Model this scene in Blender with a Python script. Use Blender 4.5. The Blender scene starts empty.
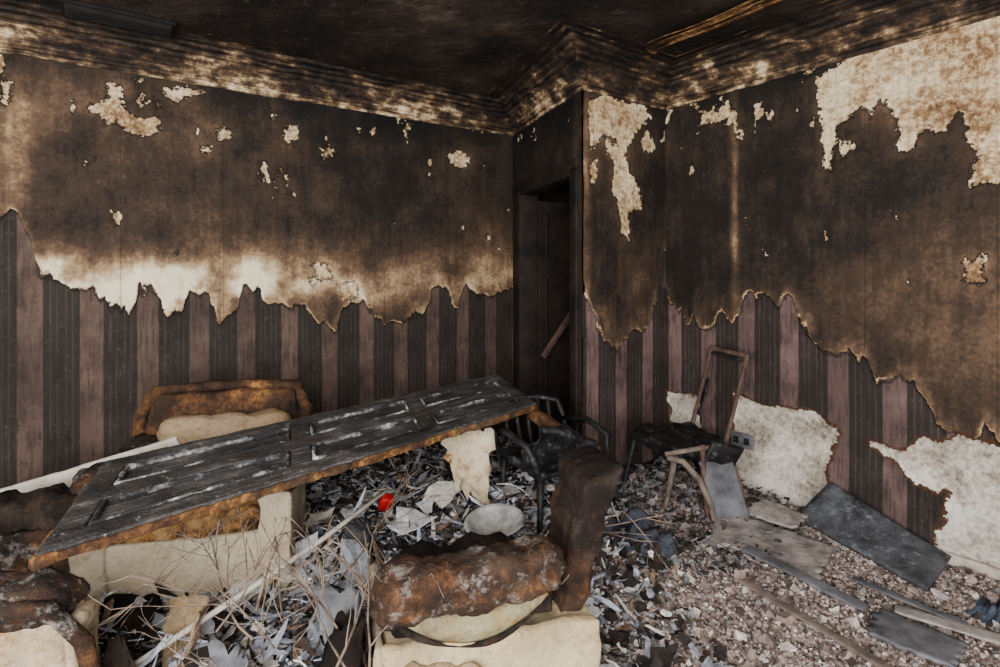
import bpy, bmesh, math, random
import numpy as np
from mathutils import Vector, Matrix, noise as mnoise
random.seed(7); rng=np.random.default_rng(11)
scene=bpy.context.scene
CAMH=1.45; F=560.0
# ------------------------------------------------------------------ helpers
def c(r,g,b,a=1.0):
    f=lambda v:(v/255/12.92) if v/255<=.04045 else ((v/255+.055)/1.055)**2.4
    return (f(r),f(g),f(b),a)
TAB=rng.random((256,256))
def vn(x,y):
    xi=np.floor(x).astype(int); yi=np.floor(y).astype(int)
    fx=x-xi; fy=y-yi; fx=fx*fx*(3-2*fx); fy=fy*fy*(3-2*fy)
    a=TAB[xi%256,yi%256]; b=TAB[(xi+1)%256,yi%256]; d=TAB[xi%256,(yi+1)%256]; e=TAB[(xi+1)%256,(yi+1)%256]
    return (a*(1-fx)+b*fx)*(1-fy)+(d*(1-fx)+e*fx)*fy
def fbm(x,y,o=4,s=0.0):
    t=0;amp=.5;tot=0
    for i in range(o):
        t=t+amp*vn(x+17.3*i+s,y+5.7*i+s*1.7);tot+=amp;amp*=.55;x=x*2.03;y=y*2.03
    return t/tot
def smooth(a,b,x):
    t=np.clip((x-a)/(b-a),0,1);return t*t*(3-2*t)
class M:
    def __init__(s,name,rough=.85):
        s.m=bpy.data.materials.new(name);s.m.use_nodes=True;s.nt=s.m.node_tree
        s.b=s.nt.nodes['Principled BSDF'];s.b.inputs['Roughness'].default_value=rough
        s.b.inputs['Specular IOR Level'].default_value=.25
        s.pos=s.n('ShaderNodeNewGeometry').outputs['Position']
    def n(s,t,**k):
        x=s.nt.nodes.new(t)
        for a,v in k.items(): setattr(x,a,v)
        return x
    def put(s,inp,v):
        if isinstance(v,bpy.types.NodeSocket): s.nt.links.new(v,inp)
        else: inp.default_value=v
    def math(s,op,a,b=0.0,cl=False):
        x=s.n('ShaderNodeMath',operation=op);x.use_clamp=cl;s.put(x.inputs[0],a);s.put(x.inputs[1],b);return x.outputs[0]
    def mix(s,f,a,b,bl='MIX'):
        x=s.n('ShaderNodeMix',data_type='RGBA',blend_type=bl);s.put(x.inputs[0],f);s.put(x.inputs[6],a);s.put(x.inputs[7],b);return x.outputs[2]
    def ramp(s,f,st,ip='LINEAR'):
        x=s.n('ShaderNodeValToRGB');e=x.color_ramp.elements;x.color_ramp.interpolation=ip
        e[0].position=st[0][0];e[0].color=st[0][1];e[1].position=st[-1][0];e[1].color=st[-1][1]
        for p,q in st[1:-1]:
            k=e.new(p);k.color=q
        s.put(x.inputs[0],f);return x.outputs[0]
    def scale(s,v,sc):
        x=s.n('ShaderNodeMapping');s.put(x.inputs[0],v);x.inputs['Scale'].default_value=sc;return x.outputs[0]
    def noise(s,sc,det=4,ro=.6,vec=None):
        x=s.n('ShaderNodeTexNoise');x.inputs['Scale'].default_value=sc;x.inputs['Detail'].default_value=det;x.inputs['Roughness'].default_value=ro
        s.nt.links.new(vec if vec is not None else s.pos,x.inputs['Vector']);return x.outputs['Fac']
    def vor(s,sc,feat='F1',vec=None,out='Distance'):
        x=s.n('ShaderNodeTexVoronoi',feature=feat);x.inputs['Scale'].default_value=sc
        s.nt.links.new(vec if vec is not None else s.pos,x.inputs['Vector']);return x.outputs[out]
    def attr(s,nm,o='Fac'):
        x=s.n('ShaderNodeAttribute');x.attribute_name=nm;return x.outputs[o]
    def step(s,v,a,b):
        x=s.n('ShaderNodeMapRange');s.put(x.inputs[0],v);x.inputs[1].default_value=a;x.inputs[2].default_value=b;return x.outputs[0]
    def bump(s,h,st=.5,d=.01):
        x=s.n('ShaderNodeBump');x.inputs['Strength'].default_value=st;x.inputs['Distance'].default_value=d
        s.nt.links.new(h,x.inputs['Height']);s.nt.links.new(x.outputs[0],s.b.inputs['Normal'])
    def col(s,v): s.put(s.b.inputs['Base Color'],v)
def link(o,parent=None):
    scene.collection.objects.link(o)
    if parent: o.parent=parent
    return o
def mesh(name,v,f,mat=None,parent=None,sm=False):
    me=bpy.data.meshes.new(name);me.from_pydata([tuple(map(float,p)) for p in v],[],[tuple(map(int,q)) for q in f]);me.update()
    o=bpy.data.objects.new(name,me);link(o,parent)
    if mat: me.materials.append(mat)
    if sm: me.polygons.foreach_set('use_smooth',[True]*len(me.polygons))
    return o
def empty(name,loc=(0,0,0),rot=(0,0,0),sc=1):
    e=bpy.data.objects.new(name,None);e.location=loc;e.rotation_euler=rot;e.scale=(sc,sc,sc);e.empty_display_size=.1;return link(e)
def axis(h,r,cell):
    r=min(r,h*.999);a=[-h,-h+.12*r,-h+.4*r,-h+r];n=max(1,int(round(2*(h-r)/cell)))
    return a+[-h+r+2*(h-r)*i/n for i in range(1,n)]+[h-r,h-.4*r,h-.12*r,h]
def rbox(name,size,loc,mat,parent=None,rot=(0,0,0),r=.02,cell=.04,amp=0.0,fr=9,fn=None):
    h=[x/2 for x in size];r=min(r,min(h)*.98)
    ax=[axis(x,r,cell) for x in h];V=[];idx={};Fc=[]
    sd=Vector(loc)*3.1
    def vid(p):
        k=tuple(round(q,5) for q in p)
        if k in idx:return idx[k]
        q=Vector([max(-(h[i]-r),min(h[i]-r,p[i])) for i in range(3)]);d=Vector(p)-q
        dn=d.normalized() if d.length>1e-9 else Vector((0,0,0))
        w=q+dn*r
        if amp: w+=dn*amp*(mnoise.noise(w*fr+sd)+.5*mnoise.noise(w*fr*2.7+sd)+.3*mnoise.noise(w*fr*6+sd))
        if fn: w=Vector(fn(w))
        idx[k]=len(V);V.append(w);return idx[k]
    for a in range(3):
        b,cc=(a+1)%3,(a+2)%3
        for sgn in (-1,1):
            for i in range(len(ax[b])-1):
                for j in range(len(ax[cc])-1):
                    q=[]
                    for (ii,jj) in ((i,j),(i+1,j),(i+1,j+1),(i,j+1)):
                        p=[0,0,0];p[a]=sgn*h[a];p[b]=ax[b][ii];p[cc]=ax[cc][jj];q.append(vid(p))
                    Fc.append(q if sgn>0 else q[::-1])
    o=mesh(name,V,Fc,mat,parent,True);o.location=loc;o.rotation_euler=rot;return o
def tube_geo(pts,rad,sides=8,cap=True):
    V=[];Fc=[];P=[Vector(p) for p in pts];n=len(P)
    if not hasattr(rad,'__len__'): rad=[rad]*n
    up=Vector((.13,.21,.97))
    for i in range(n):
        t=(P[min(i+1,n-1)]-P[max(i-1,0)]).normalized()
        if abs(t.dot(up))>.98: up=Vector((1,.1,0))
        a=t.cross(up).normalized();b=t.cross(a)
        for k in range(sides):
            an=2*math.pi*k/sides;V.append(P[i]+(a*math.cos(an)+b*math.sin(an))*rad[i])
    for i in range(n-1):
        for k in range(sides):
            k2=(k+1)%sides;Fc.append((i*sides+k,i*sides+k2,(i+1)*sides+k2,(i+1)*sides+k))
    if cap: Fc.append(tuple(range(sides))[::-1]);Fc.append(tuple((n-1)*sides+k for k in range(sides)))
    return V,Fc
def tube(name,pts,rad,mat,parent=None,sides=8):
    v,f=tube_geo(pts,rad,sides);return mesh(name,v,f,mat,parent,True)
def sheet(name,corners,mat,parent=None,n=14,th=.004,amp=.01,fr=6,rag=.0,curl=0,seed=0):
    A,B,C_,D=[Vector(p) for p in corners];nn=(B-A).cross(D-A).normalized();V=[];Fc=[]
    for j in range(n+1):
        for i in range(n+1):
            u,v=i/n,j/n
            if rag:
                k=mnoise.noise(Vector((u*7+seed,v*7,seed*1.3)))*rag;k2=mnoise.noise(Vector((u*7,v*7+seed,9.1)))*rag
                u2=u+k*(1 if i in(0,n) else .3);v2=v+k2*(1 if j in(0,n) else .3)
            else:u2,v2=u,v
            p=(A*(1-u2)+B*u2)*(1-v2)+(D*(1-u2)+C_*u2)*v2
            p=p+nn*(amp*mnoise.noise(p*fr+Vector((seed,0,0)))+amp*.5*mnoise.noise(p*fr*3)+curl*((u-.5)**2*4))
            V.append(p)
    for j in range(n):
        for i in range(n):
            a=j*(n+1)+i;Fc.append((a,a+1,a+n+2,a+n+1))
    o=mesh(name,V,Fc,mat,parent,True);m=o.modifiers.new('s','SOLIDIFY');m.thickness=th;return o
def join(objs,name):
    with bpy.context.temp_override(active_object=objs[0],object=objs[0],selected_objects=objs,selected_editable_objects=objs):
        bpy.ops.object.join()
    objs[0].name=name;objs[0].data.name=name;return objs[0]
# ------------------------------------------------------------------ plan
C1=np.array([.11,4.73]);C2=np.array([.518,3.50]);C3=np.array([1.167,3.96])
dL=np.array([.828,.561]);dR=np.array([.579,-.815])
L0=np.array([-2.59,2.90])-dL*1.7; R0=C3+dR*3.5
CEIL=2.78
class Wall:
    def __init__(s,p0,p1):
        s.p0=np.array(p0,float);s.p1=np.array(p1,float);s.L=np.linalg.norm(s.p1-s.p0);s.d=(s.p1-s.p0)/s.L;s.n=np.array([s.d[1],-s.d[0]])
    def m(s,x,y):  # survey measurement -> (distance along wall, height)
        r=(x-500)/F;u=(r*s.p0[1]-s.p0[0])/(s.d[0]-r*s.d[1]);Y=s.p0[1]+u*s.d[1];return u,CAMH+(270-y)*Y/F
def polysdf(P,U,Z):
    P=np.array(P);d=np.full(U.shape,1e9);s=np.ones(U.shape)
    for i in range(len(P)):
        a=P[i];b=P[i-1];e=b-a;wx=U-a[0];wz=Z-a[1]
        t=np.clip((wx*e[0]+wz*e[1])/(e@e+1e-12),0,1);d=np.minimum(d,(wx-e[0]*t)**2+(wz-e[1]*t)**2)
        c1=Z>=a[1];c2=Z<b[1];c3=e[0]*wz>e[1]*wx
        fl=(c1&c2&c3)|(~c1&~c2&~c3);s=np.where(fl,-s,s)
    return -s*np.sqrt(d)
def wallmat(name,stripe,back,phase):
    m=M(name,.8)
    low=m.attr('low');pat=m.attr('patch');wh=m.attr('white');tint=m.attr('tint');u=m.attr('u')
    z=m.n('ShaderNodeSeparateXYZ');m.nt.links.new(m.pos,z.inputs[0])
    vu=m.n('ShaderNodeCombineXYZ');m.put(vu.inputs[0],u);m.put(vu.inputs[1],z.outputs[2]);vu=vu.outputs[0]
    fine=m.noise(45,6,.7);mid=m.noise(9,6,.65);drip=m.noise(1,5,.65,m.scale(vu,(26,2.2,1)));blot=m.noise(4,8,.72)
    j=m.math('MULTIPLY',m.math('SUBTRACT',fine,.5),.05)
    t=m.math('ADD',tint,m.math('MULTIPLY',m.math('SUBTRACT',drip,.5),.26))
    t=m.math('ADD',t,m.math('MULTIPLY',m.math('SUBTRACT',blot,.5),.75))
    t=m.math('ADD',t,m.math('MULTIPLY',m.math('SUBTRACT',fine,.5),.42))
    up=m.ramp(t,[(0,c(9,8,7)),(.2,c(32,25,19)),(.4,c(64,49,37)),(.58,c(104,80,60)),(.75,c(164,135,100)),(1,c(236,219,186))])
    ph=m.math('FRACT',m.math('DIVIDE',m.math('ADD',u,phase),.53))
    seam=m.math('LESS_THAN',m.math('ABSOLUTE',m.math('SUBTRACT',ph,.5)),.005)
    up=m.mix(m.math('MULTIPLY',seam,.4),up,c(14,10,8))
    f=m.math('FRACT',m.math('DIVIDE',m.math('ADD',u,phase),.265))
    a=m.math('ABSOLUTE',m.math('SUBTRACT',f,.5))
    s1=m.step(a,.205,.195);s2=m.math('MULTIPLY',m.step(a,.34,.33),m.step(a,.30,.31))
    s3=m.math('MULTIPLY',m.step(a,.44,.435),m.step(a,.415,.42))
    sA=m.math('ADD',s1,m.math('MULTIPLY',m.math('ADD',s2,s3),.30),True)
    w=m.noise(1,4,.7,m.scale(vu,(60,5,1)))
    lo=m.mix(sA,back,stripe)
    lo=m.mix(m.math('MULTIPLY',m.step(m.math('ADD',w,m.math('MULTIPLY',blot,.9)),.88,1.2),.85),lo,c(24,19,15))
    lo=m.mix(m.math('MULTIPLY',m.step(fine,.57,.74),.35),lo,c(126,108,94))
    lo=m.mix(m.math('MULTIPLY',m.step(m.noise(2.2,6,.7),.57,.43),.45),lo,c(30,25,21))
    isup=m.step(m.math('ADD',low,j),-.002,.002)
    col=m.mix(isup,lo,up)
    edge=m.math('SUBTRACT',1.0,m.step(m.math('ABSOLUTE',m.math('ADD',m.math('ADD',low,j),.012)),.003,.013))
    col=m.mix(m.math('MULTIPLY',edge,.75),col,c(20,12,8))
    lip=m.math('SUBTRACT',1.0,m.step(m.math('ABSOLUTE',m.math('SUBTRACT',m.math('ADD',low,j),.006)),.002,.007))
    col=m.mix(m.math('MULTIPLY',lip,m.step(mid,.45,.6)),col,c(200,164,116))
    pj=m.math('ADD',pat,m.math('MULTIPLY',m.math('SUBTRACT',mid,.55),.13));pj=m.math('ADD',pj,m.math('MULTIPLY',j,1.8))
    ip=m.step(pj,-.002,.002)
    pc=m.ramp(m.math('ADD',m.math('MULTIPLY',blot,.6),m.math('MULTIPLY',fine,.5)),[(.40,c(70,48,32)),(.49,c(142,108,74)),(.57,c(205,178,138)),(.72,c(238,224,198))])
    vv=m.vor(14,'F1',vu);pc=m.mix(m.math('MULTIPLY',m.step(vv,.30,.2),.55),pc,c(112,78,50))
    g1=m.math('ABSOLUTE',m.math('SUBTRACT',m.math('FRACT',m.math('MULTIPLY',u,15)),.5));g2=m.math('ABSOLUTE',m.math('SUBTRACT',m.math('FRACT',m.math('MULTIPLY',z.outputs[2],15)),.5))
    pc=m.mix(m.math('MULTIPLY',m.step(m.math('MAXIMUM',g1,g2),.42,.47),m.math('MULTIPLY',mid,.6)),pc,c(120,88,60))
    col=m.mix(m.math('SUBTRACT',1.0,m.step(m.math('ABSOLUTE',m.math('ADD',pj,.006)),.002,.010)),col,c(26,16,10))
    col=m.mix(ip,col,pc)
    wj=m.math('ADD',wh,m.math('MULTIPLY',m.math('SUBTRACT',mid,.5),.12));wj=m.math('ADD',wj,j)
    wc=m.ramp(m.math('ADD',m.math('MULTIPLY',blot,.65),m.math('MULTIPLY',fine,.4)),[(.40,c(96,82,70)),(.50,c(166,154,138)),(.6,c(214,206,192)),(.8,c(240,236,226))])
    col=m.mix(m.math('SUBTRACT',1.0,m.step(m.math('ABSOLUTE',m.math('ADD',wj,.006)),.003,.016)),col,c(70,42,22))
    col=m.mix(m.step(wj,-.002,.002),col,wc)
    m.col(col)
    hh=m.math('ADD',m.math('MULTIPLY',fine,.5),m.math('MULTIPLY',mid,.6));hh=m.math('ADD',hh,m.math('MULTIPLY',isup,.5));hh=m.math('SUBTRACT',hh,m.math('MULTIPLY',ip,.5))
    m.bump(hh,.55,.008)
    return m.m
def buildwall(name,W,mat,low,patches,whites,blobs,base,halo,hw,hole=None,step=.011,sd=0.,speck=.0):
    nu=int(W.L/step)+1;nz=int(CEIL/step)+1
    us=np.linspace(0,W.L,nu);zs=np.linspace(0,CEIL,nz);U,Z=np.meshgrid(us,zs)
    if low:
        pts=sorted([W.m(x,y) for x,y in low],key=lambda q:q[0]);zb=np.interp(U,[p[0] for p in pts],[p[1] for p in pts])
        jag=(fbm(U*16,Z*1.5,4,sd)-.5)*.16+(fbm(U*9,Z*9,4,sd+4)-.5)*.14
        low_=Z-zb+jag
    else: low_=np.full(U.shape,1.0)
    pat=np.full(U.shape,-1.0)
    for P in patches: pat=np.maximum(pat,polysdf([W.m(x,y) for x,y in P],U,Z))
    pmain=pat.copy()
    if speck>0:
        sp=(fbm(U*10,Z*6,4,sd+31)-(.80-speck*smooth(1.9,2.5,Z)))*.3
        pat=np.maximum(pat,np.where(low_>.12,sp,-1))
    wh=np.full(U.shape,-1.0)
    for P in whites: wh=np.maximum(wh,polysdf([W.m(x,y) for x,y in P],U,Z))
    tint=np.full(U.shape,base)+ (fbm(U*1.3,Z*.8,3,sd+9)-.5)*.25
    band=np.clip(fbm(U*4.1,Z*5,4,sd+50)*2.4-.55,0,1.5)
    for (x,y,rx,ry,a) in blobs:
        cu,cz=W.m(x,y);u2,_=W.m(x+rx,y);_,z2=W.m(x,y-ry)
        g=a*np.exp(-((U-cu)/max(.01,u2-cu))**2-((Z-cz)/(z2-cz))**2)
        tint=tint+(g*(.45+.75*band) if a>.2 else g)
    tint=tint+halo*np.exp(-np.clip(low_,0,9)/hw)*(.2+1.0*band)
    tint=tint+.28*np.exp(-np.abs(np.clip(pmain,-9,0))/.035)*(fbm(U*6,Z*3,3,sd+60))
    tint=tint-.14*smooth(2.3,2.62,Z)
    dis=.006*smooth(-.005,.01,low_)+.014*np.exp(-(np.clip(low_-.01,-1,9)/.035)**2)*smooth(-.005,.008,low_)*fbm(U*6,Z*6,3,sd+3)*1.6
    dis-=.007*smooth(-.005,.008,pat);dis-=.012*smooth(-.005,.008,wh)
    dis+=(fbm(U*3,Z*3,4,sd+8)-.5)*.016
    X=W.p0[0]+W.d[0]*U+W.n[0]*dis;Y=W.p0[1]+W.d[1]*U+W.n[1]*dis
    V=np.stack([X,Y,Z],-1).reshape(-1,3)
    I=np.arange(nu*nz).reshape(nz,nu)
    Q=np.stack([I[:-1,:-1],I[:-1,1:],I[1:,1:],I[1:,:-1]],-1).reshape(-1,4)
    if hole:
        cu=(U[:-1,:-1]+step/2).ravel();cz=(Z[:-1,:-1]+step/2).ravel();k=~((cu>hole[0])&(cu<hole[1])&(cz<hole[2]));Q=Q[k]
    o=mesh(name,V,Q,mat,None,True)
    for nm,ar in (('low',low_),('patch',pat),('white',wh),('tint',tint),('u',U)):
        o.data.attributes.new(nm,'FLOAT','POINT').data.foreach_set('value',np.ascontiguousarray(ar.ravel(),dtype=np.float32))
    return o
WL=Wall(L0,C1);WD=Wall(C1,C2);WP=Wall(C2,C3);WR=Wall(C3,R0)
uL=WL.m(148,300)[0]; phL=(.1325-uL)%.265
matL=wallmat('burnt_wallpaper_left',c(94,74,65),c(46,40,34),phL)
matR=wallmat('burnt_wallpaper_right',c(112,88,83),c(50,42,38),.05)
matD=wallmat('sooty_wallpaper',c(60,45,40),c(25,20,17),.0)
buildwall('wall_back',WL,matL,
 [(-400,240),(-60,235),(0,226),(14,213),(30,228),(36,268),(60,275),(93,285),(108,305),(130,312),(139,290),(152,290),(163,308),(182,310),(190,294),(208,294),(218,318),(236,308),(243,282),(258,284),(266,306),(284,306),(300,304),(318,322),(336,322),(346,302),(362,300),(374,318),(400,322),(424,310),(434,288),(448,288),(458,308),(466,284),(480,298),(496,290),(513,282)],
 [[(88,105),(103,101),(108,84),(124,86),(122,106),(134,114),(156,120),(157,132),(146,138),(132,134),(116,122),(106,129),(100,116),(88,112)],
  [(282,128),(297,123),(300,138),(290,142),(288,150),(283,140)],[(446,156),(460,150),(471,158),(462,170),(450,164)],
  [(218,128),(232,126),(233,140),(220,140)],[(198,145),(212,146),(212,154),(200,156)],[(312,262),(328,262),(333,280),(318,278)],[(338,285),(356,280),(358,296),(344,300)],[(165,90),(185,86),(205,92),(190,98),(170,100)],[(0,80),(14,78),(10,100),(0,110)]],
 [],
 [(140,288,130,22,.34),(335,278,170,26,.42),(60,262,40,22,.28),(30,105,40,45,.21),(100,75,80,22,.14),(12,160,22,45,.24),(85,225,25,20,-.15),(180,160,150,60,.05),(400,190,100,60,-.02),(250,240,100,30,.05),(490,270,18,35,.2),(440,120,70,40,-.06)],
 .28,.30,.13,sd=1.,speck=.08)
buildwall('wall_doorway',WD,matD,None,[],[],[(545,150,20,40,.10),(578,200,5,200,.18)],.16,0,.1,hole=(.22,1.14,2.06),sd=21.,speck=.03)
buildwall('wall_pier',WP,matR,[(583,290),(594,315),(602,335),(612,348),(628,332),(646,328),(656,300),(664,250)],
 [[(588,100),(600,96),(640,104),(652,118),(640,128),(632,138),(624,152),(616,140),(604,136),(590,150)],[(625,165),(640,190),(641,210),(630,214),(628,238),(620,234),(618,205),(611,190),(614,165)],[(640,140),(655,135),(655,155),(642,150)],[(588,165),(596,160),(598,180),(590,185)],[(604,136),(622,150),(630,170),(618,170),(606,150)]],[],
 [(645,290,20,60,.19),(585,240,4,150,.35),(600,320,16,20,.25),(625,270,20,30,.06),(620,120,30,50,.2)],.23,.24,.07,sd=41.,speck=.12)
buildwall('wall_right',WR,matR,[(665,285),(678,312),(697,322),(732,318),(740,300),(764,296),(792,304),(815,342),(850,352),(868,356),(878,386),(900,374),(922,396),(940,432),(958,436),(972,452),(986,430),(1000,446),(1100,500),(1300,520)],
 [[(668,95),(688,92),(698,108),(712,118),(728,100),(738,112),(738,140),(730,118),(715,124),(700,112),(690,104)],
  [(762,186),(770,184),(770,190),(763,190)],
  [(800,88),(814,80),(818,100),(822,172),(832,175),(838,125),(848,118),(860,108),(872,118),(880,98),(893,120),(900,152),(912,150),(925,128),(950,135),(958,108),(975,150),(970,190),(985,185),(1000,180),(1060,200),(1300,240),(1400,-300),(1000,-20),(880,40)],
  [(962,258),(985,258),(985,284),(964,284)],[(1012,290),(1040,280),(1050,330),(1010,320)]],
 [[(736,394),(760,404),(800,412),(820,416),(836,430),(824,470),(824,506),(790,514),(735,506),(730,470),(732,430)],
  [(668,392),(700,398),(700,430),(672,440)],
  [(872,442),(900,452),(918,440),(940,446),(958,432),(1000,452),(1100,470),(1100,700),(948,620),(936,570),(936,540),(952,492),(918,484),(900,468)]],
 [(930,290,80,110,.20),(860,300,50,50,.11),(735,210,4,110,.42),(1000,360,60,90,.18),(700,180,30,80,-.04),(890,190,50,40,-.14),(790,230,50,70,-.03),(780,110,60,30,.12)],
 .24,.32,.06,sd=61.,speck=.12)
# ---- ceiling / floor / hallway
m=M('burnt_ceiling',.7);n1=m.noise(1.1,8,.7);n2=m.noise(14,6,.7);n3=m.noise(3,7,.75)
col=m.ramp(m.math('ADD',m.math('MULTIPLY',n1,.6),m.math('MULTIPLY',n3,.4)),[(.36,c(9,8,7)),(.46,c(30,24,21)),(.56,c(58,46,39)),(.68,c(114,96,82))])
col=m.mix(m.math('MULTIPLY',m.step(n2,.60,.69),.8),col,c(92,76,63));m.col(col);m.bump(m.math('ADD',n3,m.math('MULTIPLY',n2,.4)),.9,.05);MC=m.m
cp=[(-4.2,-1.2),(3.6,-1.2),(3.6,5.6),(-4.2,5.6)]
def slab(name,z0,z1,mat):
    v=[(x,y,z0) for x,y in cp]+[(x,y,z1) for x,y in cp];return mesh(name,v,[(3,2,1,0),(4,5,6,7),(0,1,5,4),(1,2,6,5),(2,3,7,6),(3,0,4,7)],mat)
slab('ceiling',CEIL,CEIL+.1,MC)
m=M('floor_boards');m.col(m.ramp(m.noise(6,6,.7),[(.3,c(20,17,15)),(.7,c(80,66,56))]));slab('floor',-.1,0,m.m)
m=M('hallway_painted_dark',.9);m.col(m.ramp(m.noise(5,6,.7),[(.35,c(6,5,4)),(.7,c(26,20,16))]));m.bump(m.noise(30,5,.7),.5,.01);MS=m.m  # near-black colour stands in for the darkness of the hallway
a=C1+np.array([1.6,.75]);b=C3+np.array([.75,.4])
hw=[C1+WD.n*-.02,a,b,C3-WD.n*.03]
v=[(p[0],p[1],z) for p in hw for z in (0,CEIL)];mesh('wall_hallway_blocker',v,[(0,1,3,2),(2,3,5,4),(4,5,7,6)],MS)  # enclosing walls added behind the doorway to shut light out
# ---- cornice
m=M('scorched_cornice',.8)
u=m.attr('u');sp=m.n('ShaderNodeSeparateXYZ');m.nt.links.new(m.pos,sp.inputs[0])
cv=m.n('ShaderNodeCombineXYZ');m.put(cv.inputs[0],u);m.put(cv.inputs[1],sp.outputs[2]);cv=cv.outputs[0]
n1=m.noise(1,7,.7,m.scale(cv,(4,26,1)));n2=m.noise(30,5,.7);n3=m.noise(1.6,4,.6);n4=m.noise(7,7,.75)
t=m.math('ADD',m.math('MULTIPLY',n1,.45),m.math('MULTIPLY',n4,.6));t=m.math('ADD',t,m.math('MULTIPLY',n3,.30))
t=m.math('ADD',t,m.math('MULTIPLY',m.math('SUBTRACT',2.68,sp.outputs[2]),.5))
m.col(m.ramp(t,[(.58,c(16,12,10)),(.66,c(46,35,27)),(.72,c(86,66,48)),(.765,c(154,126,92)),(.82,c(224,204,166))]));m.bump(n2,.6,.012);MK=m.m
prof=[(0,2.575),(.018,2.575),(.018,2.60),(.036,2.602),(.037,2.618),(.05,2.622),(.052,2.645),(.07,2.66),(.095,2.685),(.115,2.695),(.118,2.715),(.15,2.718),(.152,2.738),(.19,2.742),(.193,2.758),(.235,2.762),(.238,2.782)]
poly=[L0,C1,C2,C3,R0];ns=[W.n for W in (WL,WD,WP,WR)]
def off(i,o):
    if i==0:return poly[0]+ns[0]*o
    if i==4:return poly[4]+ns[3]*o
    a,b=ns[i-1],ns[i];return poly[i]+(a+b)*o/(1+a@b)
V=[];Fc=[];UU=[];us=0
for i in range(4):
    L=np.linalg.norm(poly[i+1]-poly[i]);n=int(L/.025);s=len(V)
    for k in range(n+1):
        t=k/n
        for (o,z) in prof:
            p=off(i,o)*(1-t)+off(i+1,o)*t
            q=mnoise.noise(Vector((p[0]*4,p[1]*4,z*8)));e=mnoise.noise(Vector((p[0]*15,p[1]*15,z*22)))
            w=.007*q+.007*e
            gap=mnoise.noise(Vector((p[0]*2.1+3,p[1]*2.1,5)));w-= .04*max(0,gap-.3)*(1 if .03<o<.2 else 0)
            if k in(0,n): w=0
            V.append((p[0]+ns[i][0]*w,p[1]+ns[i][1]*w,min(z+w*.4,2.784)));UU.append(us+L*t+o*2)
    P=len(prof)
    for k in range(n):
        for j in range(P-1):
            a=s+k*P+j;Fc.append((a,a+P,a+P+1,a+1))
    us+=L
o=mesh('trim_cornice',V,Fc,MK)
o.data.attributes.new('u','FLOAT','POINT').data.foreach_set('value',UU)
V=[];Fc=[]
for i in range(4):
    for side,(o1,o2) in enumerate(((.29,.32),(.36,.375))):
        A=[off(i,o1),off(i,o2),off(i+1,o2),off(i+1,o1)];s=len(V)
        V+= [(p[0],p[1],CEIL+.001) for p in A]+[(p[0],p[1],CEIL-.018) for p in A]
        Fc+=[(s+4,s+5,s+6,s+7),(s,s+1,s+5,s+4),(s+2,s+3,s+7,s+6)]
o=mesh('trim_ceiling_bead',V,Fc,MK);o.data.attributes.new('u','FLOAT','POINT').data.foreach_set('value',[p[0]*1.2 for p in V])
# ------------------------------------------------------------------ materials for things
def scorch(name,base,char=.3,amp=1.1,sc=4,zup=0.0,rough=.9,ash=False,z0=.4,grime=.5):
    m=M(name,rough);m.b.inputs['Specular IOR Level'].default_value=.12
    n=m.noise(sc,9,.72);f=m.noise(40,6,.75);sp=m.n('ShaderNodeSeparateXYZ');m.nt.links.new(m.pos,sp.inputs[0])
    t=m.math('ADD',m.math('MULTIPLY',m.math('SUBTRACT',n,.5),amp*1.6),char)
    t=m.math('ADD',t,m.math('MULTIPLY',m.math('SUBTRACT',f,.5),.34))
    if zup: t=m.math('ADD',t,m.math('MULTIPLY',m.math('SUBTRACT',sp.outputs[2],z0),zup))
    b=base
    col=m.ramp(t,[(0,b),(.28,(b[0]*.74,b[1]*.66,b[2]*.56,1)),(.38,c(160,116,66)),(.46,c(106,72,44)),(.56,c(66,46,34)),(.70,c(36,29,26)),(1,c(16,14,13))])
    col=m.mix(m.math('MULTIPLY',m.step(m.noise(2.6,8,.75),.50,.66),grime),col,c(92,78,64))
    col=m.mix(m.math('MULTIPLY',m.step(f,.56,.72),grime*.7),col,c(56,46,38))
    if ash: col=m.mix(m.math('MULTIPLY',m.step(m.noise(13,7,.8),.54,.64),.75),col,c(142,134,126))
    m.col(col);m.bump(m.math('ADD',f,m.math('MULTIPLY',m.noise(14,7,.75),1.2)),.9,.014);return m.m
cream=c(206,188,160)
Mcream=scorch('scorched_cream_upholstery',cream,.18,.6,5,.4,grime=.7)
Mbase=scorch('smoke_stained_cream_fabric',c(210,196,170),.14,.5,4,.0,grime=.6)
Mroll=scorch('burnt_brown_padding',c(176,136,96),.61,.62,7,ash=True)
Mchar=scorch('charred_padding',c(100,64,40),.74,.55,7)
Mcush=scorch('smoked_cushion_fabric',c(168,146,118),.20,.6,5,grime=.7)
Mseat=scorch('scorched_seat_padding',c(196,166,124),.40,.9,6)
Morange=scorch('scorched_orange_frame',c(180,120,60),.55,.6,6,grime=.3)
Mgrad=scorch('heat_graded_upholstery',c(216,196,158),.26,.4,4,1.3,grime=.5)
def plain(name,a,b,sc=8,rough=.7,bump=.4,ash=0):
    m=M(name,rough);n=m.noise(sc,7,.7);col=m.ramp(n,[(.35,a),(.65,b)])
    if ash: col=m.mix(m.math('MULTIPLY',m.step(m.noise(22,6,.75),.55,.68),ash),col,c(170,170,172))
    m.col(col);m.bump(m.noise(sc*4,5,.7),bump,.008);return m.m
Mblack=plain('melted_black',c(9,9,9),c(40,38,38),9,.5,.5,.18)
Mwood=plain('scorched_chair_wood',c(46,34,29),c(104,80,69),9,.6)
Mgreyw=plain('bare_grey_wood',c(72,62,55),c(130,113,102),10,.7)
Mgrey=plain('sooty_grey_panel',c(60,60,62),c(112,111,114),7,.6)
Mboard=plain('pale_board',c(150,138,122),c(214,206,190),5,.7,.2)
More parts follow.
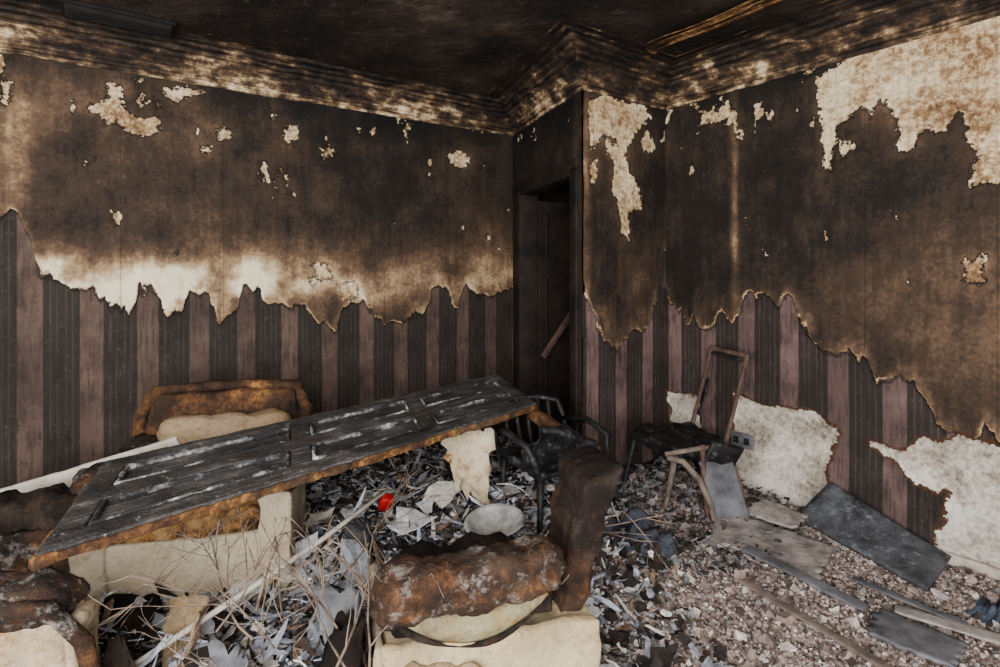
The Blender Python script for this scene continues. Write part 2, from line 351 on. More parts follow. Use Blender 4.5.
Mplas=plain('plaster_fragment',c(96,88,82),c(176,164,156),9,.9,.8,.3)
Mtwig=plain('dry_twig',c(62,50,42),c(146,126,110),12,.8)
Mmetal=plain('sooty_steel',c(130,128,124),c(222,220,215),12,.3);Mmetal.node_tree.nodes['Principled BSDF'].inputs['Metallic'].default_value=.4
Mred=plain('red_plastic',c(150,18,20),c(190,28,28),5,.5)
# ------------------------------------------------------------------ ground height
def inside(x,y,mg=.03):
    l=(x-L0[0])*WL.n[0]+(y-L0[1])*WL.n[1]>mg
    r=(x-C3[0])*WR.n[0]+(y-C3[1])*WR.n[1]>mg
    p=((x-C2[0])*WP.n[0]+(y-C2[1])*WP.n[1]>mg)|((x-C2[0])*WD.n[0]+(y-C2[1])*WD.n[1]>mg)
    return l&r&p
def H(x,y):
    x=np.asarray(x,float);y=np.asarray(y,float)
    g=lambda cx,cy,rx,ry,a:a*np.exp(-((x-cx)/rx)**2-((y-cy)/ry)**2)
    h=.035+.05*fbm(x*2.2+9,y*2.2+9,4)+.03*fbm(x*9,y*9,3)+.02*fbm(x*25,y*25,2)
    h=h+g(-.35,2.5,.45,.6,.12)+g(-.75,1.7,.5,.25,.07)+g(-1.5,1.85,.3,.25,.12)+g(.0,3.1,.6,.5,.12)+g(1.15,3.4,.45,.35,.06)+g(.5,2.6,.3,.3,.06)+g(-2.,2.6,.4,.5,.10)
    return h
xs=np.arange(-3.9,3.3,.016);ys=np.arange(.4,4.9,.016);X,Y=np.meshgrid(xs,ys);Zg=H(X,Y)
I=np.arange(X.size).reshape(X.shape);Q=np.stack([I[:-1,:-1],I[:-1,1:],I[1:,1:],I[1:,:-1]],-1).reshape(-1,4)
ok=inside(X,Y,.004);k=(ok[:-1,:-1]&ok[:-1,1:]&ok[1:,1:]&ok[1:,:-1]).ravel();Q=Q[k]
m=M('ash_and_rubble',.95);n1=m.noise(3,6,.7);n2=m.noise(30,6,.75);vr=m.vor(55,'F1');sp=m.n('ShaderNodeSeparateXYZ');m.nt.links.new(m.pos,sp.inputs[0])
grey=m.ramp(n2,[(.36,c(20,18,17)),(.47,c(76,72,70)),(.56,c(138,138,142)),(.7,c(204,206,210))])
pink=m.ramp(n2,[(.34,c(68,57,51)),(.46,c(130,111,101)),(.56,c(170,149,137)),(.72,c(208,194,184))])
s=m.step(m.math('ADD',sp.outputs[0],m.math('MULTIPLY',m.math('SUBTRACT',n1,.5),1.4)),.1,.6)
col=m.mix(s,grey,pink);col=m.mix(m.step(n1,.50,.38),col,m.mix(.6,col,c(30,25,22)));m.col(col)
m.bump(m.math('ADD',n2,m.math('MULTIPLY',vr,.6)),.9,.012)
used=np.unique(Q);re=np.full(X.size,-1);re[used]=np.arange(len(used))
V=np.stack([X.ravel(),Y.ravel(),Zg.ravel()],-1)[used];layer=mesh('ash_debris_layer',V,re[Q],m.m,None,True)
# ------------------------------------------------------------------ scattered debris
def rotm(n,tilt):
    a=rng.random(n)*2*np.pi;b=rng.normal(0,tilt,n);d=rng.normal(0,tilt,n)
    ca,sa=np.cos(a),np.sin(a);cb,sb=np.cos(b),np.sin(b);cd,sd=np.cos(d),np.sin(d);o=np.zeros(n);e=np.ones(n)
    Rz=np.array([[ca,-sa,o],[sa,ca,o],[o,o,e]]).transpose(2,0,1);Rx=np.array([[e,o,o],[o,cb,-sb],[o,sb,cb]]).transpose(2,0,1);Ry=np.array([[cd,o,sd],[o,e,o],[-sd,o,cd]]).transpose(2,0,1)
    return Rz@Rx@Ry
m=M('mixed_debris',.9);cc=m.attr('col','Color');m.col(m.mix(m.math('MULTIPLY',m.step(m.noise(45,6,.75),.46,.62),.5),cc,c(50,43,39)));m.bump(m.noise(90,4,.7),.4,.004);MDB=m.m
def scatter(name,n,region,smin,smax,kind,pal,tilt,lift=0.0,power=2.5,asp0=.4,asp1=1.0):
    x=rng.uniform(region[0],region[1],n*3);y=rng.uniform(region[2],region[3],n*3)
    k=inside(x,y,.05)
    if len(region)>4: k&=region[4](x,y)
    x=x[k][:n];y=y[k][:n];n=len(x);s=smin+(smax-smin)*rng.random(n)**power
    if kind=='chunk':
        T=np.array([[a,b,d] for a in(-1,1) for b in(-1,1) for d in(-1,1)],float)*.5
        Fq=np.array([[0,1,3,2],[4,6,7,5],[0,4,5,1],[2,3,7,6],[0,2,6,4],[1,5,7,3]])
        P=T[None]*(1+.5*(rng.random((n,8,3))-.5)*1.3)*np.stack([np.ones(n),.6+.4*rng.random(n),.45+.4*rng.random(n)],-1)[:,None]
    else:
        k=9;an=np.linspace(0,2*np.pi,k,endpoint=False)
        r=.30+.45*rng.random((n,k));T=np.zeros((n,k*2+2,3))
        asp=asp0+(asp1-asp0)*rng.random((n,1));bend=(rng.random((n,1))-.4)*.9
        cx=r*np.cos(an);cy=r*np.sin(an)*asp
        T[:,:k,0]=cx;T[:,:k,1]=cy;T[:,:k,2]=bend*cx**2+.2*rng.normal(0,.25,(n,k))*np.minimum(1,asp*2)
        th=(.0025/s)[:,None];T[:,k:2*k]=T[:,:k];T[:,k:2*k,2]-=th
        T[:,2*k+1,2]=-th[:,0]
        P=T;Fq=[]
        for i in range(k):
            j=(i+1)%k;Fq+=[[2*k,i,j,j],[2*k+1,k+j,k+i,k+i],[i,k+i,k+j,j]]
        Fq=np.array(Fq)
    P=P*s[:,None,None];P=np.einsum('nij,nkj->nki',rotm(n,tilt),P)
    z=H(x,y)+s*.12+lift*rng.random(n);P[:,:,0]+=x[:,None];P[:,:,1]+=y[:,None];P[:,:,2]+=z[:,None]
    nv=P.shape[1];Fa=(Fq[None]+(np.arange(n)*nv)[:,None,None]).reshape(-1,4)
    faces=[tuple(dict.fromkeys(q)) for q in Fa.tolist()]
    o=mesh(name,P.reshape(-1,3),faces,MDB)
    pal=np.array([c(*p)[:3] for p in pal]);ci=pal[rng.integers(0,len(pal),n)]*(.75+.5*rng.random((n,1)))
    C=np.ones((n,nv,4),np.float32);C[:,:,:3]=ci[:,None];o.data.attributes.new('col','FLOAT_COLOR','POINT').data.foreach_set('color',C.ravel())
    return o
greys=[(200,202,210),(168,172,184),(224,220,216),(130,130,136),(94,92,92),(42,38,36),(26,24,22),(58,46,38),(132,108,88),(204,194,180),(154,156,164)]
pale=[(214,212,210),(196,198,206),(206,198,184),(170,172,180)]
pinks=[(170,148,137),(150,129,118),(194,175,164),(126,107,98),(212,198,187),(94,79,72),(162,144,134),(134,119,110),(68,58,53),(146,139,136)]
g1=[layer,
 scatter('ash_flakes',5600,(-2.6,.75,1.2,4.5),.010,.07,'flake',greys,.5,.06),
 scatter('paper_strips',1500,(-2.4,.6,1.2,4.3),.04,.20,'flake',greys,.45,.08,2,.06,.22),
 scatter('paper_sheets',130,(-1.7,.5,1.3,3.4),.09,.22,'flake',pale,.35,.07,1.5,.4,1),
 scatter('plaster_chunks',4200,(-2.6,.8,1.2,4.5),.008,.04,'chunk',greys,.6,.02),
 scatter('charred_splinters',700,(-2.6,.7,1.4,4.3),.03,.14,'flake',[(16,14,13),(30,24,20),(48,34,26)],.6,.05,2.5,.1,.6)]
g2=[scatter('gravel_rubble',36000,(.1,2.9,1.5,4.0),.005,.015,'chunk',pinks,.6,.004,1.8),
 scatter('plaster_flakes',420,(.2,2.7,1.5,4.0),.012,.07,'flake',[(180,170,163),(200,193,186),(100,92,88),(70,66,64),(138,132,130),(164,164,168)],.25,.008),
 scatter('grit',500,(.2,2.7,1.5,4.0),.02,.05,'chunk',pinks,.6,.004,3),
 scatter('charred_chips',1900,(-.2,2.0,2.4,3.9,lambda x,y:(x-.85)**2+(y-3.25)**2<.62),.012,.055,'flake',[(30,28,28),(46,43,42),(74,72,74),(120,118,120),(150,144,138),(70,58,52)],.5,.05)]
join(g1,'ash_debris');join(g2,'gravel_rubble')
# ------------------------------------------------------------------ doorway
ex=empty('door_1');D=lambda s,o,z:(C1[0]+WD.d[0]*s-WD.n[0]*o,C1[1]+WD.d[1]*s-WD.n[1]*o,z)
angD=math.atan2(WD.d[1],WD.d[0])
Mdoor=plain('charred_door_paint',c(10,8,7),c(42,31,24),6,.7,.6)
def dbox(nm,s,o,z,sz,mat=None,par=ex,r=.006): return rbox(nm,sz,D(s,o,z),mat or Mdoor,par,(0,0,angD),r,.2)
dbox('jamb_far',.205,.06,1.03,(.03,.16,2.06));dbox('jamb_near',1.155,.06,1.03,(.03,.16,2.06));dbox('head',.68,.06,2.075,(.98,.16,.03))
dbox('architrave_far',.16,-.012,1.05,(.09,.025,2.12));dbox('architrave_near',1.2,-.012,1.05,(.09,.025,2.12));dbox('architrave_head',.68,-.012,2.12,(1.13,.025,.09))
hx,hy,_=D(.24,.13,0);la=math.radians(30)
lf=empty('door_leaf',(hx,hy,0),(0,0,la));lf.parent=ex
rbox('leaf_board',(.78,.03,2.0),(.39,0,1.01),Mdoor,lf,(0,0,0),.004,.2)
for i,(z,h) in enumerate(((.42,.6),(1.15,.5),(1.72,.4))):
    for j,x in enumerate((.21,.57)):
        for k,(dx,dz,sx,sz) in enumerate(((0,h/2,.28,.03),(0,-h/2,.28,.03),(-.14,0,.03,h),(.14,0,.03,h))):
            rbox(f'moulding_{i}{j}{k}',(sx,.02,sz),(x+dx,-.02,z+dz),Mdoor,lf,(0,0,0),.006,.2)
rbox('diagonal_strip',(.60,.02,.05),(.20,-.06,.98),Mwood,lf,(0,math.radians(-50),0),.006,.1)  # thin brown strip set diagonally across the leaf
def wbox(name,W,s0,s1,z0,z1,th,mat):
    p=W.p0+W.d*(s0+s1)/2+W.n*(th/2+.012);return rbox(name,(s1-s0,th,z1-z0),(p[0],p[1],(z0+z1)/2),mat,None,(0,0,math.atan2(W.d[1],W.d[0])),.006,.06,.003)
wbox('baseboard_right',WR,1.5,3.5,0,.13,.018,Mboard)
wbox('baseboard_pier',WP,0.02,.76,0,.14,.018,Mdoor)
wbox('baseboard_back',WL,.2,4.85,0,.14,.018,Mdoor)
us_,zs_=WR.m(743,440);p=WR.p0+WR.d*us_+WR.n*.012
e=empty('wall_socket',(p[0],p[1],zs_),(0,0,math.atan2(WR.d[1],WR.d[0])))
rbox('plate',(.15,.012,.09),(0,0,0),Mgrey,e,r=.005);
for i in(-1,1): rbox(f'outlet_{(i+3)//2}',(.035,.008,.04),(i*.035,-.008,0),Mblack,e,r=.004)
# ------------------------------------------------------------------ fallen panelled door resting on armchairs
P1=Vector((-1.251,1.5,.681));P2=Vector((.2025,3.06,.718));P4=Vector((-1.4709,2.0865,.7344))
ax_=(P2-P1).normalized();ay0=(P4-P1);shx=ay0.dot(ax_);ay=ay0-ax_*shx;WDt=ay.length;ay.normalize();az=ax_.cross(ay);SH=shx/WDt
LD=(P2-P1).length
m=M('alligatored_char',.6);n=m.noise(5,7,.7);v=m.vor(46,'DISTANCE_TO_EDGE');f=m.noise(22,7,.8);tc=m.n('ShaderNodeTexCoord').outputs['Object']
gr=m.noise(1,6,.7,m.scale(tc,(4,60,20)))
col=m.ramp(m.math('ADD',m.math('MULTIPLY',gr,.5),m.math('MULTIPLY',n,.5)),[(.36,c(24,22,21)),(.5,c(58,55,53)),(.62,c(104,100,97))])
col=m.mix(m.math('MULTIPLY',m.step(f,.59,.66),.7),col,c(172,168,164));col=m.mix(m.math('MULTIPLY',m.step(v,.03,.0),.6),col,c(10,10,10))
col=m.mix(m.math('MULTIPLY',m.step(m.noise(3,7,.75),.56,.66),.5),col,c(70,52,40))
m.col(col);m.bump(m.math('ADD',m.math('MINIMUM',v,.12),m.math('MULTIPLY',gr,.25)),.7,.014);MAl=m.m
pd=empty('fallen_panel_door');pd.matrix_world=Matrix(((ax_.x,ay.x,az.x,P1.x),(ax_.y,ay.y,az.y,P1.y),(ax_.z,ay.z,az.z,P1.z),(0,0,0,1)))
rbox('core',(LD,WDt,.024),(LD/2,WDt/2,-.020),MAl,pd,(0,0,0),.004,.03,.003)
Medge=scorch('scorched_timber_edge',c(160,138,112),.50,.55,12,grime=.6)
rbox('edge_front',(LD,.012,.030),(LD/2,-.004,-.018),Medge,pd,(0,0,0),.004,.03,.008,18)
rbox('edge_left',(.012,WDt,.028),(-.004,WDt/2,-.018),Medge,pd,(0,0,0),.004,.03,.008,18)
rbox('edge_right',(.012,WDt,.030),(LD+.004,WDt/2,-.018),MAl,pd,(0,0,0),.004,.05,.004)
st=.085
for i,x in enumerate([st/2,LD*.36,LD*.66,LD-st/2]): rbox(f'cross_rail_{i}',(st,WDt-.01,.016),(x,WDt/2,-.002),MAl,pd,(0,0,0),.005,.03,.004)
for i,y in enumerate([st/2,WDt/2,WDt-st/2]): rbox(f'stile_{i}',(LD-.01,st,.016),(LD/2,y,-.0015),MAl,pd,(0,0,0),.005,.03,.004)
m=M('ash_whitened_moulding',.8);q=m.noise(9,6,.75);m.col(m.ramp(q,[(.47,c(40,39,40)),(.57,c(120,118,116)),(.65,c(206,204,200))]));m.bump(q,.5,.01);Mash=m.m
xb=[st,LD*.36-st/2,LD*.36+st/2,LD*.66-st/2,LD*.66+st/2,LD-st];yb=[st,WDt/2-st/2,WDt/2+st/2,WDt-st]
for i in range(3):
    for j in range(2):
        x0,x1,y0,y1=xb[2*i]+.012,xb[2*i+1]-.012,yb[2*j]+.012,yb[2*j+1]-.012
        for k,(cx,cy,sx,sy) in enumerate((((x0+x1)/2,y0,x1-x0,.014),((x0+x1)/2,y1,x1-x0,.014),(x0,(y0+y1)/2,.014,y1-y0),(x1,(y0+y1)/2,.014,y1-y0))):
            rbox(f'moulding_{i}{j}{k}',(sx,sy,.018),(cx,cy,-.001),Mash,pd,(0,0,0),.006,.03,.006,20)
for ch in pd.children:
    ch.data.transform(Matrix.Translation(ch.location));ch.location=(0,0,0)
    S=Matrix.Identity(4);S[0][1]=SH;ch.data.transform(S)
# ------------------------------------------------------------------ armchairs
def armchair(loc,rz,arms=(1,-1),mats=None,back=True,sc=1.0,z=0.0,cush=True,bd=0.0,base=True,name='burnt_armchair'):
    e=empty(name,(loc[0],loc[1],z),(0,0,rz),sc)
    mb_,mr,mk,mc,ms=mats
    if base:
        rbox('base',(.66,.62,.26),(0,0,.20),mb_,e,r=.03,amp=.012)
        rbox('front_panel',(.54,.03,.30),(0,-.335,.20),mb_,e,r=.012,amp=.012)
    else: rbox('sunken_springs_base',(.60,.60,.14),(0,.0,.12),mk,e,r=.05,amp=.05)
    for a in arms:
        n='left' if a<0 else 'right'
        rbox(f'arm_side_{n}',(.11,.66,.46),(a*.32,-.01,.30),mb_,e,r=.035,amp=.014)
        rbox(f'arm_roll_{n}',(.15,.68,.12),(a*.33,-.02,.535),mr,e,r=.052,amp=.03,fr=7,cell=.022)
        rbox(f'arm_front_{n}',(.12,.03,.40),(a*.32,-.35,.30),mb_,e,r=.014,amp=.012)
    if back:
        rbox('back_frame',(.68,.12,.58),(0,.30,.58-bd),mk,e,(math.radians(-8),0,0),r=.05,amp=.02,fr=8)
        tube('back_top_rail',[(-.36,.27,.58-bd),(-.375,.31,.76-bd),(-.33,.345,.865-bd),(-.1,.35,.885-bd),(.1,.35,.885-bd),(.33,.345,.865-bd),(.375,.31,.76-bd),(.36,.27,.58-bd)],[.030,.033,.034,.026,.028,.034,.033,.030],mk,e,10)
        if cush: rbox('back_cushion',(.58,.16,.24),(.02,.20,.655-bd),mc,e,(math.radians(-18),0,math.radians(-2)),r=.075,amp=.02)
    if ms: rbox('seat_cushion',(.53,.56,.13),(0,-.05,.385),ms,e,r=.05,amp=.03,cell=.025)
    for i,(x,y) in enumerate(((-.28,-.27),(.28,-.27),(-.28,.27),(.28,.27))): tube(f'foot_{i+1}',[(x,y,.10),(x,y,0)],[.025,.018],Mwood,e)
    return e
armchair((-1.35,2.60),math.radians(14),mats=(Mbase,Mroll,Morange,Mcush,Mseat),sc=1.06,bd=.09)
e=armchair((-1.56,1.86),math.radians(96),arms=(-1,),mats=(Mcream,Mroll,Mchar,Mcush,None),sc=1.0,cush=False,back=False,base=False)
rbox('arm_stump_right',(.16,.42,.14),(.30,.14,.53),Mchar,e,r=.06,amp=.04,cell=.025)
rbox('arm_stump_support',(.10,.30,.40),(.30,.20,.27),Mroll,e,r=.03,amp=.02)
tube('scorched_arm_edge',[(-.41,.15,.56),(-.42,-.15,.57),(-.41,-.32,.55),(-.38,-.39,.44),(-.36,-.42,.26),(-.35,-.46,.08)],[.014,.018,.022,.024,.022,.02],Mroll,e,8)
# foreground armchair seen from its side, half burnt away
e=empty('burnt_armchair',(-.14,2.0,.05),(0,0,math.radians(-76)),.86)
rbox('base',(.62,.76,.28),(0,.06,.15),Mgrad,e,r=.03,amp=.014)
rbox('arm_side_panel',(.05,.80,.33),(.335,.07,.165),Mgrad,e,r=.02,amp=.02)
def rl(w):
    k=(w.y+.33)/.66;return (w.x,w.y,w.z*(.85+.3*(1-abs(2*k-1)))-.05*(1-k)**2+.012*math.sin(k*9))
rbox('arm_roll',(.20,.68,.17),(.31,-.02,.53),Mroll,e,r=.06,cell=.018,amp=.03,fr=7,fn=rl)
rbox('arm_core',(.07,.60,.16),(.28,0,.42),Mchar,e,r=.03,amp=.02)
V=[];Fc=[];n=20
for i in range(n+1):
    t=i/n;y=-.30+.56*t;h=.07*math.sin(math.pi*t)**.8
    for j in range(5):
        k=j/4;V.append((.345+.035*math.sin(math.pi*k)*math.sin(math.pi*t),y,.445-.02*math.sin(math.pi*t)-h*k*1.6))
for i in range(n):
    for j in range(4): a=i*5+j;Fc.append((a,a+5,a+6,a+1))
o=mesh('sagging_lining',V,Fc,scorch('greenish_lining',c(172,166,132),.24,.8,9,grime=.9),e,True);mm=o.modifiers.new('s','SOLIDIFY');mm.thickness=.008
tube('lining_rim',[(.36,-.30+.56*i/12,.435-.02*math.sin(math.pi*i/12)-.11*math.sin(math.pi*i/12)**.8) for i in range(13)],[.008+.006*math.sin(i) for i in range(13)],Mchar,e)
def bk(w):
    k=(w.z+.35)/.70;return (w.x*(.75+.3*k),w.y*(.62+.5*k)+.09*k*k+.008*math.sin(k*26),w.z+.35*(w.y+.02)*k)
Mstump=scorch('charred_creased_back',c(120,80,55),.66,.5,9,zup=.35,ash=False,z0=.55)
rbox('back_stump',(.32,.14,.66),(.14,.41,.52),Mstump,e,(math.radians(-5),0,0),r=.03,cell=.018,amp=.018,fr=8,fn=bk)
rbox('back_foot_block',(.40,.14,.30),(.14,.40,.16),Mgrad,e,r=.03,amp=.014)
rbox('seat_remains',(.50,.50,.08),(-.04,.0,.34),Mchar,e,r=.035,amp=.04)
rbox('front_panel',(.60,.03,.28),(.0,-.34,.16),Mbase,e,r=.012,amp=.014)
sheet('torn_side_cover',[(.375,-.38,.02),(.39,-.05,.0),(.375,.0,.26),(.37,-.36,.28)],Mcush,e,14,.005,.02,7,.12,.02,11)
sheet('torn_front_cover',[(.34,-.44,.0),(.30,-.62,.02),(.20,-.50,.34),(.34,-.40,.42)],Mchar,e,14,.006,.05,6,.25,.06,14)
for i,(x,y) in enumerate(((-.28,-.27),(.28,-.27),(-.28,.36),(.28,.36))): tube(f'foot_{i+1}',[(x,y,.06),(x,y,-.05)],[.025,.018],Mwood,e)
# ------------------------------------------------------------------ dining chairs
def dining(loc,rz,z=0,name='dining_chair'):
    e=empty(name,(loc[0],loc[1],z),(math.radians(-2),math.radians(2),rz))
    rbox('seat',(.42,.42,.04),(0,0,.452),Mblack,e,r=.016,amp=.03,fr=12)
    rbox('seat_rail_front',(.40,.025,.05),(0,-.20,.42),Mblack,e,r=.006);rbox('seat_rail_rear',(.38,.025,.05),(0,.19,.42),Mwood,e,r=.006)
    rbox('seat_rail_left',(.025,.38,.05),(-.19,0,.42),Mblack,e,r=.006);rbox('seat_rail_right',(.025,.38,.05),(.19,0,.42),Mblack,e,r=.006)
    for s,n in((-1,'left'),(1,'right')):
        tube(f'front_leg_{n}',[(s*.19,-.19,.44),(s*.195,-.215,.3),(s*.2,-.25,.12),(s*.2,-.30,0)],[.018,.016,.014,.012],Mblack if s<0 else Mgreyw,e)
        tube(f'rear_leg_{n}',[(s*.18,.19,.46),(s*.18,.21,.25),(s*.18,.28,0)],[.018,.016,.013],Mwood,e)
        rbox(f'back_post_{n}',(.022,.022,.54),(s*.15,.252,.70),Mwood,e,(math.radians(-14),0,0),r=.007,amp=.004)
    rbox('top_rail',(.322,.022,.028),(0,.317,.962),Mwood,e,(math.radians(-14),0,0),r=.008,amp=.004)
    rbox('inner_back_edge',(.28,.014,.02),(0,.308,.933),Mblack,e,(math.radians(-14),0,0),r=.005)
    rbox('charred_back_remnant',(.03,.014,.24),(-.12,.245,.66),Mblack,e,(math.radians(-14),0,0),r=.005,amp=.02)
    return e
dining((1.06,3.34),math.radians(-70),0)
e=empty('dining_chair',(1.18,3.0,.08),(0,0,math.radians(12)))
rbox('seat_panel',(.19,.02,.33),(.02,0,.19),Mgrey,e,(math.radians(-18),math.radians(-8),0),r=.006,amp=.006)
tube('sabre_leg_1',[(-.30,.02,.38),(-.22,0,.36),(-.14,-.02,.27),(-.09,-.05,.14),(-.07,-.08,0)],[.015,.017,.017,.015,.013],Mgreyw,e)
tube('sabre_leg_2',[(-.07,.06,.42),(-.08,.03,.25),(-.08,-.02,.02)],[.016,.016,.013],Mwood,e)
tube('side_rail',[(.10,.08,.40),(.13,.02,.2),(.15,-.03,.0)],[.015,.016,.014],Mwood,e)
tube('cross_rail',[(-.30,.04,.39),(-.1,.06,.40),(.10,.08,.40)],[.013,.014,.013],Mgreyw,e)
rbox('hanging_webbing',(.20,.03,.12),(.04,.03,.37),Mblack,e,(.2,.3,0),r=.012,amp=.03,fr=14)
# black slatted chair
e=empty('slatted_chair',(.27,2.93,.10),(0,0,math.radians(28)))
rbox('seat',(.40,.40,.04),(0,0,.36),Mblack,e,r=.016,amp=.02)
bkp=[(-.21,.18,.34),(-.23,.22,.5),(-.20,.25,.60),(-.08,.27,.63),(.08,.27,.63),(.20,.25,.60),(.23,.22,.5),(.21,.18,.34)]
tube('back_hoop',bkp,.016,Mblack,e)
for i,x in enumerate((-.14,-.07,0,.07,.14)): tube(f'back_slat_{i+1}',[(x*.9,.19,.36),(x,.235,.5),(x,.262,.62)],.012,Mblack,e)
for i,(x,y) in enumerate(((-.18,-.18),(.18,-.18),(-.18,.18),(.18,.18))): tube(f'leg_{i+1}',[(x,y,.36),(x*1.12,y*1.12,0)],[.016,.013],Mblack,e)
for s in(-1,1): tube(f'arm_{"left" if s<0 else "right"}',[(s*.23,.22,.5),(s*.25,.02,.53),(s*.24,-.17,.50),(s*.2,-.19,.36)],.018,Mblack,e)
rbox('draped_melted_cover',(.36,.05,.20),(-.02,-.14,.46),Mblack,e,(.5,.3,0),r=.02,amp=.05,fr=7)
def beam(name,a,b,w,h,mat,roll=0,amp=.004):
    a,b=Vector(a),Vector(b);d=b-a;o=rbox(name,(d.length,w,h),(a+b)/2,mat,None,(0,0,0),min(w,h)*.25,.04,amp,14)
    o.rotation_mode='QUATERNION';q=d.to_track_quat('X','Z');o.rotation_quaternion=q@Matrix.Rotation(roll,3,'X').to_quaternion();return o
beam('charred_rail',(.16,3.12,.66),(.50,2.84,.52),.05,.065,scorch('charred_timber',c(150,110,80),.56,.5,9))
beam('loose_white_board',(-2.30,2.30,.43),(-1.40,2.46,.68),.02,.10,Mboard,.5)
Mpan=plain('grey_crackled_board',c(38,38,39),c(90,91,95),9,.6,.9,.4)
sheet('fallen_dark_panel',[(1.58,3.00,.13),(1.80,2.36,.11),(2.08,2.58,.13),(1.78,3.02,.31)],Mpan,None,16,.02,.004,7)
sheet('torn_upholstery_piece',[(-.30,2.9,.60),(-.22,2.75,.40),(-.06,2.78,.26),(-.03,2.9,.62)],scorch('scorched_foam',c(222,208,182),.22,.8,9),None,14,.01,.05,7,.22,.05,3)
sheet('plaster_sheet',[(1.00,2.78,.13),(1.36,2.42,.12),(1.60,2.68,.13),(1.22,3.06,.15)],Mplas,None,22,.012,.008,5,.10,0,2)
sheet('plaster_sheet',[(1.30,3.05,.14),(1.50,2.85,.14),(1.64,2.98,.15),(1.48,3.15,.17)],Mplas,None,16,.012,.006,6,.10,0,5)
sheet('plaster_sheet',[(1.35,2.05,.12),(1.52,1.88,.12),(1.66,2.0,.12),(1.5,2.2,.125)],Mgrey,None,16,.012,.006,6,.12,0,8)
beam('loose_batten',(1.03,2.38,.13),(1.30,1.86,.12),.04,.012,Mgreyw);beam('loose_batten',(1.55,2.2,.12),(1.95,1.9,.12),.06,.012,Mplas);beam('loose_batten',(1.75,2.1,.12),(1.52,2.42,.12),.04,.01,Mgrey);beam('loose_batten',(1.15,2.62,.15),(1.44,2.2,.12),.06,.012,Mgrey)
for i,(x,y,s,mt) in enumerate(((-.50,1.78,.18,Mgrey),(-.42,1.70,.15,Mchar),(-1.10,1.60,.14,Mchar),(-1.02,1.80,.14,Mcush),(-.6,2.35,.16,Mblack),(-.22,2.75,.13,Mplas),(-.75,1.62,.12,Mgrey))):
    sheet('curled_lining_strip',[(x,y,.10),(x+.06,y-.05,.10),(x+.02+s*.3,y+.05,.12+s*1.5),(x-.08,y+.12,.14+s*1.4)],mt,None,14,.006,.05,5,.2,.05,i*3+1)
V=[];Fc=[];rr=[(0,.0),(.06,.002),(.10,.02),(.125,.05),(.137,.054),(.13,.06),(.118,.05),(.09,.022),(.05,.01),(0,.008)];k=28
for r_,z_ in rr:
    for i in range(k):
        a=2*math.pi*i/k;V.append((r_*math.cos(a),r_*math.sin(a),z_))
for j in range(len(rr)-1):
    for i in range(k): Fc.append((j*k+i,j*k+(i+1)%k,(j+1)*k+(i+1)%k,(j+1)*k+i))
o=mesh('metal_bowl',V,Fc,Mmetal,None,True);o.location=(-.02,2.48,.29);o.rotation_euler=(.12,-.1,0)
rbox('red_tin',(.06,.05,.08),(-.57,2.80,.29),Mred,None,(.5,.3,.4),.012,.05,.006)
def heap(name,x,y,rx,ry,h,mat,sd=0):
    V=[];Fc=[];n=34
    for j in range(n+1):
        for i in range(n+1):
            a=i/n*2-1;b=j/n*2-1;r_=min(1,math.hypot(a,b));px=x+a*rx;py=y+b*ry
            q=mnoise.noise(Vector((a*2.5+sd,b*2.5,1)));q2=abs(mnoise.noise(Vector((a*6+sd,b*6,4))))
            V.append((px+q*.04,py+q*.04,float(H(px,py))-.02+h*(1-r_**2)*(.6+.8*q)+.07*q2*(1-r_)))
    for j in range(n):
        for i in range(n):
            a=j*(n+1)+i;Fc.append((a,a+1,a+n+2,a+n+1))
    return mesh(name,V,Fc,mat,None,True)
heap('crumpled_dark_cloth',.66,2.70,.22,.18,.17,plain('sooty_cloth',c(24,25,28),c(78,81,90),6,.8),1)
heap('crumpled_dark_cloth',1.98,2.22,.14,.12,.07,plain('blue_grey_cloth',c(30,32,38),c(96,104,122),6,.8),5)
# dead branches
V=[];Fc=[]
def addt(p,r,s=6):
    global V,Fc
    v,f=tube_geo(p,r,s);o=len(V);V+=v;Fc+=[tuple(i+o for i in q) for q in f]
def branch(p,d,L,r,dep):
    pts=[p.copy()];rad=[r];n=8
    for i in range(n):
        d=(d+Vector((random.uniform(-.2,.2),random.uniform(-.2,.2),random.uniform(-.2,.2)))).normalized();p=p+d*L/n
        if p.z<.16: p.z=.16+random.random()*.02;d.z=abs(d.z)
        if p.z>.55: d.z=-abs(d.z)
        pts.append(p.copy());rad.append(max(.0012,r*(1-.7*(i+1)/n)))
        if dep and random.random()<.36: branch(p.copy(),(d+Vector((random.uniform(-.9,.9),random.uniform(-.9,.9),random.uniform(-.3,.6)))).normalized(),L*.5,r*.55,dep-1)
    addt(pts,rad)
for i in range(11):
    s=Vector((random.uniform(-1.0,-.25),random.uniform(1.5,2.1),.2+random.random()*.15))
    branch(s,Vector((random.uniform(-.8,.6),random.uniform(-.1,.8),random.uniform(0,.5))).normalized(),random.uniform(.45,.8),random.uniform(.003,.0055),2)
for i in range(3): branch(Vector((-.45+i*.05,1.5,.36)),Vector((random.uniform(-.4,.2),.6,random.uniform(.1,.5))).normalized(),.6,.004,2)
mesh('dead_branches',V,Fc,Mtwig,None,True)
tube('peeled_stick',[(-1.12,1.72,.24),(-.9,1.95,.32),(-.7,2.2,.39),(-.5,2.5,.47)],[.009,.011,.010,.008],Mboard)
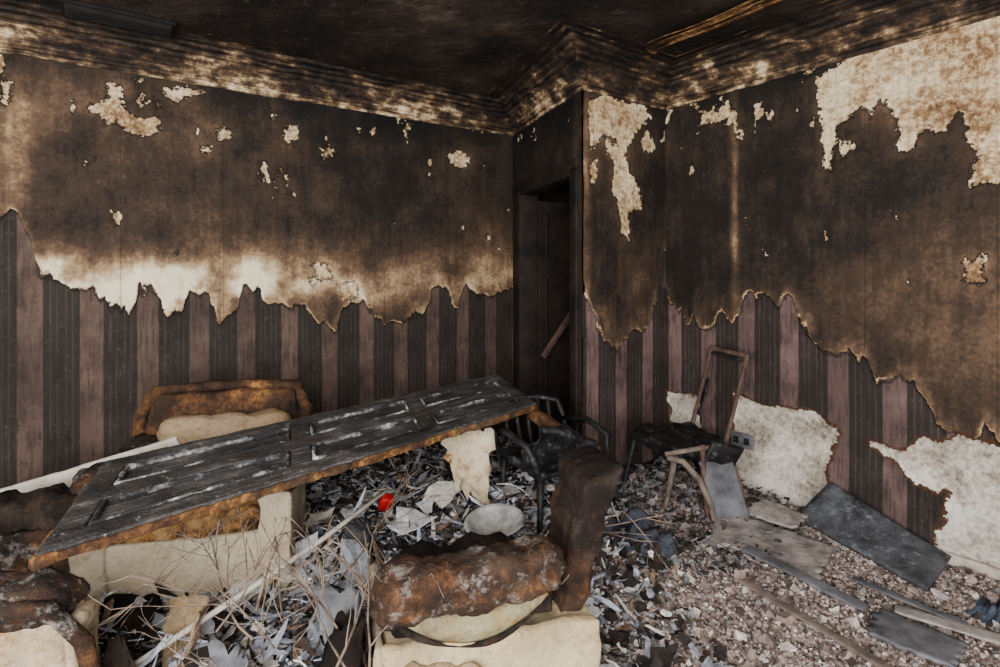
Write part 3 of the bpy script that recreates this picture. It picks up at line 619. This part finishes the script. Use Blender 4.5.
# peeling lath / plaster strips hanging from ceiling near the pier
e=empty('hanging_ceiling_strips')
Mlath=scorch('scorched_lath',c(190,172,140),.50,.8,5)
for i in range(5):
    o_=.44+i*.05;V2=[];F2=[];N=20
    for k in range(N+1):
        t=k/N;s=.15+i*.06+t*(1.35-.12*i);b=C3+dR*s+WR.n*(o_+.16*math.sin(t*math.pi)*(1-i*.18));dz=.012+.05*math.sin(math.pi*t)**2*(.3+.7*abs(math.sin(i*1.7)))
        wd=.006+.008*abs(math.sin(i*2+t*5))
        V2+= [(b[0]-wd,b[1]-wd*.7,CEIL-dz),(b[0]+wd,b[1]+wd*.7,CEIL-dz+.006)]
    for k in range(N): F2.append((2*k,2*k+1,2*k+3,2*k+2))
    q=mesh(f'strip_{i+1}',V2,F2,Mlath,e);mm=q.modifiers.new('s','SOLIDIFY');mm.thickness=.005
Mvd=plain('sooty_vent',c(7,6,6),c(26,21,18),9,.8)
e=empty('ceiling_vent',(-1.98,2.92,CEIL-.012),(0,0,math.atan2(dL[1],dL[0])))
rbox('frame',(.50,.16,.022),(0,0,0),Mvd,e,r=.006)
for i in range(4): rbox(f'slat_{i+1}',(.46,.012,.03),(0,-.055+i*.036,-.018),Mvd,e,(.5,0,0),r=.004)
# ------------------------------------------------------------------ light
w=bpy.data.worlds.new('W');scene.world=w;w.use_nodes=True;bg=w.node_tree.nodes['Background'];bg.inputs[0].default_value=(.96,.98,1,1);bg.inputs[1].default_value=2.2
def area(name,loc,tgt,sx,sy,e,colr):
    l=bpy.data.lights.new(name,'AREA');l.shape='RECTANGLE';l.size=sx;l.size_y=sy;l.energy=e;l.color=colr
    o=bpy.data.objects.new(name,l);link(o);o.location=loc;o.rotation_euler=(Vector(tgt)-Vector(loc)).to_track_quat('-Z','Y').to_euler()
area('window_daylight',(-.6,-1.0,1.6),(0,3.2,1.1),2.6,1.8,270,(1,.995,.99))
# ------------------------------------------------------------------ camera
cam=bpy.data.cameras.new('cam');cam.sensor_width=36;cam.lens=F/1000*36;cam.shift_y=-.0635;cam.clip_start=.02
o=bpy.data.objects.new('camera',cam);link(o);o.location=(0,0,CAMH);o.rotation_euler=(math.pi/2,0,0);scene.camera=o
